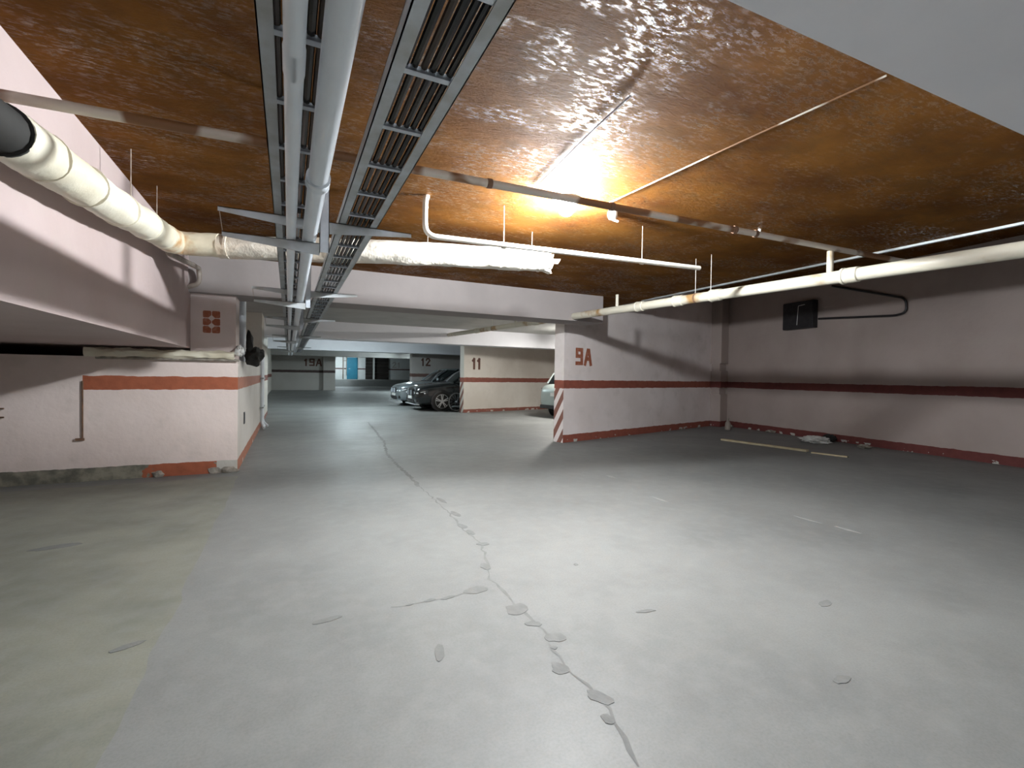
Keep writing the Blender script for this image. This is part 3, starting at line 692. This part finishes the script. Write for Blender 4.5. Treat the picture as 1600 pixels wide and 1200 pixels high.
# ================================================================== floor marks and litter
rnd = random.Random(11)
def patch(px, py, rx, ry, rot=0, n=14, seed=0):
    c = at(px, py, 2, 0); r_ = random.Random(seed); pl = []
    for k in range(n):
        an = 2*math.pi*k/n; rr = 1+.35*noise.noise(Vector((math.cos(an)*1.4+seed*3.1, math.sin(an)*1.4, seed)))+r_.uniform(-.08, .08)
        x, y = math.cos(an)*rx*rr, math.sin(an)*ry*rr
        pl.append((c.x + x*math.cos(rot)-y*math.sin(rot), c.y + x*math.sin(rot)+y*math.cos(rot)))
    pl = [(c.x+(x-c.x)*1.2, c.y+(y-c.y)*1.2) for x, y in pl]
    return MB().prism(pl, .0006, .0022).build('crack_patch', M_patch, floor)
for i, (px, py, rx, ry, rot) in enumerate([(745, 922, .07, .035, 0), (700, 934, .04, .012, .1), (672, 938, .03, .012, .1), (640, 945, .02, .008, .1), (755, 850, .045, .03, -.3), (808, 952, .055, .05, 0), (868, 996, .045, .035, -.4), (875, 1045, .035, .038, 0), (866, 1012, .014, .012, 0), (937, 1090, .03, .05, .5), (950, 1124, .02, .025, 0), (510, 969, .07, .02, .15), (687, 1020, .02, .06, -.25), (722, 822, .03, .06, .2), (900, 882, .015, .015, 0), (833, 975, .04, .02, -.5), (758, 885, .03, .05, 0), (735, 832, .025, .05, 0), (712, 803, .025, .08, .1), (690, 782, .022, .10, .1), (1010, 955, .05, .012, -.2), (1290, 943, .05, .02, .2), (1315, 1062, .04, .02, 0), (200, 1010, .06, .02, .4), (85, 855, .12, .04, .2)]):
    patch(px, py, rx, ry, rot, seed=i)
def crack(pix, wd, seed):
    pts = [at(*p, 2, 0) for p in pix]; pts = densify(pts, .06); r_ = random.Random(seed); mb = MB()
    pts = [Vector((p.x+r_.uniform(-.015, .015), p.y+r_.uniform(-.01, .01), 0)) for p in pts]
    L_, R_ = [], []
    for i, p in enumerate(pts):
        d = (pts[min(i+1, len(pts)-1)]-pts[max(i-1, 0)]).normalized(); s_ = Vector((-d.y, d.x, 0))*wd*r_.uniform(.25, 1)
        L_.append(p+s_); R_.append(p-s_)
    n = len(pts); z = Vector((0, 0, .0012))
    vs_ = [v+z for v in L_]+[v+z for v in R_]
    mb.add(vs_, [(i, i+1, n+i+1, n+i) for i in range(n-1)])
    return mb.build('floor_crack', M_patch, floor)
crack([(655, 760), (690, 790), (722, 825), (752, 850), (762, 885), (765, 905), (800, 940), (850, 985), (880, 1040), (935, 1085), (965, 1130), (1000, 1195)], .012, 1)
crack([(575, 660), (600, 690), (605, 710), (655, 760)], .035, 2)
crack([(745, 922), (690, 936), (610, 950)], .007, 3)
# pale scuffs
for i, (px, py, rx, ry) in enumerate([(1325, 828, .10, .022), (1262, 812, .12, .016), (955, 745, .09, .03), (1030, 780, .12, .02)]):
    c = at(px, py, 2, 0); pl = [(c.x+math.cos(k*.523)*ry*(1+.3*math.sin(k*2.3)), c.y+math.sin(k*.523)*rx*(1+.3*math.cos(k*3.1))) for k in range(12)]
    MB().prism(pl, .0006, .0022).build('pale_scuff', M_scuff, floor)
# timber batten, film, bottle on the right
a, b = at(1128, 688, 2, 0), at(1262, 706, 2, 0); c, d = at(1268, 708, 2, 0), at(1325, 715, 2, 0)
up = Vector((0, 0, .02))
tag(MB().bar(a+up, b+up, .10, .04).build('timber_batten', M_wood, bevel=.005), 'yellowed timber batten lying on the floor before the right wall', 'batten')
tag(MB().bar(c+up*.6, d+up*.6, .06, .024).build('timber_batten', M_wood, bevel=.004), 'short thin timber piece in line with the longer batten', 'batten')
c = at(1272, 692, 2, 0)
tag(MB().blob((c.x, c.y, .07), (.16, .26, .07), .7, 7, 4, 3).build('film_heap', M_plastic, smooth=True), 'crumpled white plastic film heaped by the right wall', 'film')
c = at(1296, 690, 2, 0)
tag(MB().blob((c.x, c.y, .08), (.10, .13, .08), .5, 5, 3, 8).build('dark_rag', M_dark, smooth=True), 'dark rag beside the crumpled white film', 'rag')
c = at(1137, 672, 2, 0)
tag(MB().lathe([(.055, 0), (.07, .01), (.07, .17), (.06, .20), (.026, .25), (.024, .29), (.03, .295), (.03, .32), (.01, .322)], (c.x, c.y, .001), (0, 0, 1), 18).build('canister', M_greywall_pipe, smooth=True), 'grey bottle shaped canister standing in the corner', 'canister')
for i, (px, py) in enumerate([(1190, 672), (1205, 676), (1350, 700)]):
    c = at(px, py, 2, 0)
    tag(MB().blob((c.x, c.y, .03), (.10, .12, .035), .6, 7, 3, i+20).build('rubble_piece', M_grime, smooth=True), 'crumbled plaster rubble at the foot of the right wall', 'rubble', 'rubble along the right wall')

# ================================================================== cars
def car(name, label, paint, glass, loc, rz, kind=0):
    t = thing(name, loc, label, 'car', None, rz)
    secs = [(2.37, .60, .36, .70), (2.33, .76, .27, .84), (2.20, .885, .22, .93), (1.9, .955, .21, .99), (1.45, .975, .21, 1.04), (1.0, .98, .21, 1.09), (.4, .98, .21, 1.11), (-.6, .98, .21, 1.13), (-1.5, .98, .21, 1.15), (-2.0, .955, .24, 1.14), (-2.25, .90, .30, 1.10), (-2.36, .80, .40, .98), (-2.39, .66, .46, .86)]
    mb = MB(); rings = []
    for x, w_, zb, zt in secs:
        half = [(.0, zb), (w_*.86, zb), (w_*.97, zb+.10), (w_, .50), (w_*.995, .70), (w_*.97, max(zt-.13, .6)), (w_*.90, zt-.045), (w_*.62, zt), (0, zt+.02)]
        pts = [(x, -y, z) for y, z in half[::1]] + [(x, y, z) for y, z in half[-2:0:-1]]
        rings.append(pts)
    n = len(rings[0]); vs_ = [p for r_ in rings for p in r_]; fs_ = []
    for i in range(len(rings)-1):
        for k in range(n): fs_.append((i*n+k, i*n+(k+1) % n, (i+1)*n+(k+1) % n, (i+1)*n+k))
    fs_.append(tuple(range(n))[::-1]); fs_.append(tuple((len(rings)-1)*n+k for k in range(n)))
    mb.add(vs_, fs_)
    body = mb.build('body', paint, t, smooth=True, local=True, sub=2)
    def ring(xf, xr, w_, z):
        h_ = [(xf, 0), (xf-.02, .5*w_), (xf-.10, .86*w_), (xf-.42, w_), (-.45, w_*1.01), (xr+.45, w_), (xr+.10, .86*w_), (xr, .45*w_), (xr-.01, 0)]
        return [(x, -y, z) for x, y in h_] + [(x, y, z) for x, y in h_[-2:0:-1]]
    rs = [ring(1.02, -2.18, .90, 1.04), ring(.86, -2.12, .885, 1.16), ring(.55, -1.98, .80, 1.40), ring(.22, -1.80, .69, 1.60)]
    mb = MB(); n = len(rs[0])
    mb.add([p for r_ in rs for p in r_], [(i*n+k, i*n+(k+1) % n, (i+1)*n+(k+1) % n, (i+1)*n+k) for i in range(len(rs)-1) for k in range(n)] + [tuple(range(n))[::-1], tuple((len(rs)-1)*n+k for k in range(n))])
    mb.build('glasshouse', glass, t, smooth=True, local=True)
    rf = [ring(.26, -1.86, .715, 1.585), ring(.20, -1.86, .69, 1.63), ring(.02, -1.70, .52, 1.665)]
    mb = MB(); mb.add([p for r_ in rf for p in r_], [(i*n+k, i*n+(k+1) % n, (i+1)*n+(k+1) % n, (i+1)*n+k) for i in range(2) for k in range(n)] + [tuple(range(n))[::-1], tuple(2*n+k for k in range(n))])
    mb.build('roof', paint, t, smooth=True, local=True)
    blackp = M_black
    for s_ in (-1, 1):
        MB().tube([(.90, s_*.80, 1.10), (.50, s_*.735, 1.39), (.16, s_*.635, 1.60)], .028, 8).build('a_pillar', paint, t, smooth=True, local=True)
        MB().bar((-.38, s_*.897, 1.12), (-.42, s_*.70, 1.60), .09, .02, up=Vector((0, s_, .4))).build('b_pillar', blackp, t, local=True)
        MB().tube([(-2.02, s_*.80, 1.12), (-1.82, s_*.72, 1.42), (-1.66, s_*.63, 1.60)], .05, 8).build('c_pillar', paint, t, smooth=True, local=True)
        mr = MB().blob((.72, s_*1.06, 1.17), (.07, .125, .085), .05, 3, 2).build('mirror', paint, t, smooth=True, local=True)
        MB().bar((.70, s_*.90, 1.12), (.70, s_*.98, 1.14), .05, .04).build('mirror_stalk', blackp, mr, local=True)
        # arches and sills
        for xw in (1.42, -1.42):
            MB().lathe([(.42, -.03), (.43, .0), (.415, .012), (.36, .014)], (xw, s_*.965, .37), (0, s_, 0), 28).build('wheel_arch', blackp, t, smooth=True, local=True)
            wh = MB().lathe([(.255, -.20), (.35, -.19), (.37, -.14), (.37, -.03), (.352, .012), (.265, .022)], (xw, s_*.98, .37), (0, s_, 0), 32).build('wheel', M_dark, t, smooth=True, local=True); wh['label'] = 'black tyre'
            MB().lathe([(.262, .0), (.268, .024), (.25, .026), (.245, .0)], (xw, s_*.98, .37), (0, s_, 0), 32).build('rim', M_rimd, wh, smooth=True, local=True)
            sp_ = MB()
            for k in range(5):
                for dd in (-.15, .15):
                    an = 2*math.pi*k/5 + .3; a_ = (xw+math.cos(an+dd*1.6)*.05, s_*(.98+.022), .37+math.sin(an+dd*1.6)*.05); b_ = (xw+math.cos(an+dd)*.252, s_*(.98+.026), .37+math.sin(an+dd)*.252)
                    sp_.bar(a_, b_, .036, .014, up=Vector((0, s_, 0)), wd2=.028)
            sp_.lathe([(.06, .012), (.06, .034), (.02, .04)], (xw, s_*.98, .37), (0, s_, 0), 16)
            sp_.build('spokes', M_rim, wh, local=True)['label'] = 'silver twin spokes'
        MB().box((.95, s_*.955, .235), (-.95, s_*.99, .31)).build('sill', blackp, t, local=True)
        for xs in (.80, -.38, -1.25):
            MB().bar((xs, s_*.982, .34), (xs-.03, s_*.972, 1.02), .008, .006, up=Vector((0, s_, 0))).build('door_seam', blackp, t, local=True)
        for xs in (-.20, -1.08):
            MB().bar((xs, s_*.99, .90), (xs-.17, s_*.99, .905), .03, .025, up=Vector((0, s_, 0))).build('door_handle', paint, t, local=True)
        # headlamp: dark housing, lens elements coloured white to imitate glints
        hl = MB().add([(2.335, s_*.42, .70), (2.335, s_*.42, .60), (2.25, s_*.80, .61), (2.02, s_*.93, .70), (2.00, s_*.935, .79), (2.22, s_*.84, .78), (2.345, s_*.44, .735)], [(0, 1, 2, 3, 4, 5, 6)])
        hl.v += [v - Vector((.12, s_*.04, 0)) for v in list(hl.v)]
        hl.f += [tuple(range(7, 14))[::-1]] + [(k, (k+1) % 7, 7+(k+1) % 7, 7+k) for k in range(7)]
        for i_, v in enumerate(hl.v): hl.v[i_] = v + Vector((.035, s_*.02, 0))
        ho = hl.build('headlamp', M_lens, t, local=True)
        MB().blob((2.30, s_*.74, .665), (.05, .07, .035), .02, 3, 2).blob((2.345, s_*.56, .67), (.04, .06, .032), .02, 3, 2).bar((2.22, s_*.86, .70), (2.06, s_*.955, .735), .02, .03).build('lens_glint', M_glint, ho, smooth=True, local=True)
        tl = MB().add([(-2.30, s_*.52, .92), (-2.30, s_*.52, .80), (-2.17, s_*.90, .80), (-1.98, s_*.965, .86), (-1.98, s_*.965, .95), (-2.17, s_*.90, .97)], [(0, 1, 2, 3, 4, 5)])
        tl.v += [v + Vector((.10, -s_*.05, 0)) for v in list(tl.v)]
        tl.f += [tuple(range(6, 12))[::-1]] + [(k, (k+1) % 6, 6+(k+1) % 6, 6+k) for k in range(6)]
        for i_, v in enumerate(tl.v): tl.v[i_] = v + Vector((-.055, s_*.015, 0))
        tl.build('tail_lamp', M_tail, t, local=True)
        MB().box((2.20, s_*.50, .34), (2.335, s_*.78, .46)).build('air_intake', blackp, t, local=True, bevel=.02)
        g = MB().prism([(2.26, s_*.05), (2.405, s_*.05), (2.395, s_*.36), (2.26, s_*.38)], .56, .80).build('grille', blackp, t, local=True, bevel=.02)
        sl = MB()
        for k in range(7): sl.box((2.402, s_*(.075+k*.042), .585), (2.412, s_*(.085+k*.042), .775))
        sl.build('grille_bars', M_galv, g, local=True)
    MB().box((2.22, -.46, .30), (2.375, .46, .44)).build('lower_intake', blackp, t, local=True, bevel=.02)
    MB().box((2.24, -.80, .22), (2.36, .80, .27)).build('bumper_lip', M_galv_dull, t, local=True, bevel=.015)
    MB().box((2.37, -.26, .45), (2.395, .26, .56)).build('number_plate', M_white, t, local=True)
    MB().box((-2.43, -.26, .72), (-2.40, .26, .83)).build('number_plate', M_white, t, local=True)
    MB().box((-2.40, -.78, .30), (-2.25, .78, .42)).build('rear_bumper_insert', blackp, t, local=True, bevel=.02)
    MB().bar((1.02, -.5, 1.10), (.98, .1, 1.115), .02, .02).bar((1.02, .1, 1.10), (.98, .6, 1.11), .02, .02).build('wipers', blackp, t, local=True)
    return t
M_rim = mat('silver_alloy', (.55, .57, .58), (.48, .5, .51), .3, .85, scale=6)
M_rimd = mat('grey_alloy', (.40, .42, .43), (.34, .36, .37), .35, .85, scale=6)
M_lens = mat('smoked_lens', (.10, .11, .12), (.06, .065, .07), .1, scale=8, coat=1)
M_glint = mat('white_glint_lens', (.92, .95, .97), (.85, .88, .9), .12, scale=6, coat=1)  # white put in for glints on the unlit headlamp lenses
M_tail = mat('dark_red_tail_lens', (.06, .015, .015), (.03, .01, .01), .12, scale=6, coat=1)
M_pblack = mat('black_car_paint', (.008, .012, .014), (.006, .009, .011), .22, .1, scale=3, coat=1)
M_psilver = mat('silver_grey_car_paint', (.30, .34, .36), (.26, .30, .32), .3, .65, scale=3, coat=.8)
M_ppale = mat('pale_silver_green_car_paint', (.46, .52, .50), (.42, .48, .46), .3, .3, scale=3, coat=.8)
M_glass = mat('tinted_car_glass', (.012, .018, .02), (.01, .014, .016), .08, scale=3, coat=1)
RZF = math.pi + .03                         # nose towards the aisle
hd = Vector((math.cos(RZF), math.sin(RZF), 0)); lf = Vector((-hd.y, hd.x, 0))
wb = at(690.5, 644, 1, 17.0); wb.z = 0
c0 = wb - hd*1.42 - lf*.98
car('car', 'glossy black car with silver spoked wheel beside the 11 partition', M_pblack, M_glass, c0, RZF)
c1_ = Vector((at(618, 610, 1, 20.4).x, 20.75, 0)) - hd*2.37
car('car', 'silver grey car parked beyond the black car', M_psilver, M_glass, c1_, RZF)
car('car', 'pale silver green car standing tail out between partitions 9A and 11', M_ppale, M_glass, at(851, 655, 2, 0) + D14.to_3d()*2.80 - N14.to_3d()*.12, math.radians(14.3))

# bicycle behind the end of partition 11
def bicycle(loc, rz):
    t = thing('bicycle', loc, 'dark bicycle with thin tyres poking out by the black car', 'bicycle', None, rz)
    R_ = .35
    def wheel(x):
        pts = [(x+math.cos(2*math.pi*k/36)*R_, 0, .372+math.sin(2*math.pi*k/36)*R_) for k in range(37)]
        wh = MB().tube(pts, .02, 8, caps=False).build('wheel', M_dark, t, smooth=True, local=True)
        pts = [(x+math.cos(2*math.pi*k/36)*(R_-.025), 0, .372+math.sin(2*math.pi*k/36)*(R_-.025)) for k in range(37)]
        MB().tube(pts, .009, 6, caps=False).build('rim', M_galv_dull, wh, smooth=True, local=True)
        s_ = MB()
        for k in range(14):
            an = 2*math.pi*k/14; s_.tube([(x, .02*(-1)**k, .372), (x+math.cos(an)*(R_-.03), 0, .372+math.sin(an)*(R_-.03))], .0018, 4)
        s_.build('spokes', M_galv, wh, local=True)
        MB().lathe([(.02, -.05), (.024, -.02), (.024, .02), (.02, .05)], (x, 0, .372), (0, 1, 0), 12).build('hub', M_galv, wh, local=True, smooth=True)
    wheel(.53); wheel(-.53)
    fm = M_black
    for nm, pts, r_ in (('down_tube', [(.34, 0, .72), (-.08, 0, .30)], .018), ('top_tube', [(.32, 0, .80), (-.20, 0, .82)], .015), ('seat_tube', [(-.08, 0, .30), (-.23, 0, .92)], .015), ('chain_stay', [(-.08, 0, .30), (-.53, .03, .372)], .01), ('seat_stay', [(-.20, 0, .80), (-.53, .03, .372)], .009), ('fork', [(.31, 0, .90), (.38, 0, .62), (.53, .045, .372)], .014)):
        MB().tube(pts, r_, 8).build(nm, fm, t, smooth=True, local=True)
    MB().tube([(.36, -.28, 1.0), (.40, -.1, .98), (.31, 0, .97), (.40, .1, .98), (.36, .28, 1.0)], .011, 8).tube([(.31, 0, .88), (.31, 0, .98)], .014, 8).build('handlebar', fm, t, smooth=True, local=True)
    MB().blob((-.25, 0, .95), (.13, .06, .03), .1, 3, 2).build('saddle', M_dark, t, smooth=True, local=True)
    MB().lathe([(.09, -.004), (.09, .004), (.03, .006)], (-.08, .04, .30), (0, 1, 0), 20).build('chainring', M_galv_dull, t, local=True)
    MB().bar((-.08, .06, .30), (.02, .06, .16), .02, .012).bar((-.08, -.06, .30), (-.18, -.06, .44), .02, .012).build('crank', M_galv_dull, t, local=True)
    return t
bw = at(715, 644, 1, 16.42)
bicycle((bw.x+.53*D14.x, bw.y+.53*D14.y+.16, 0), math.pi + math.radians(14.3))
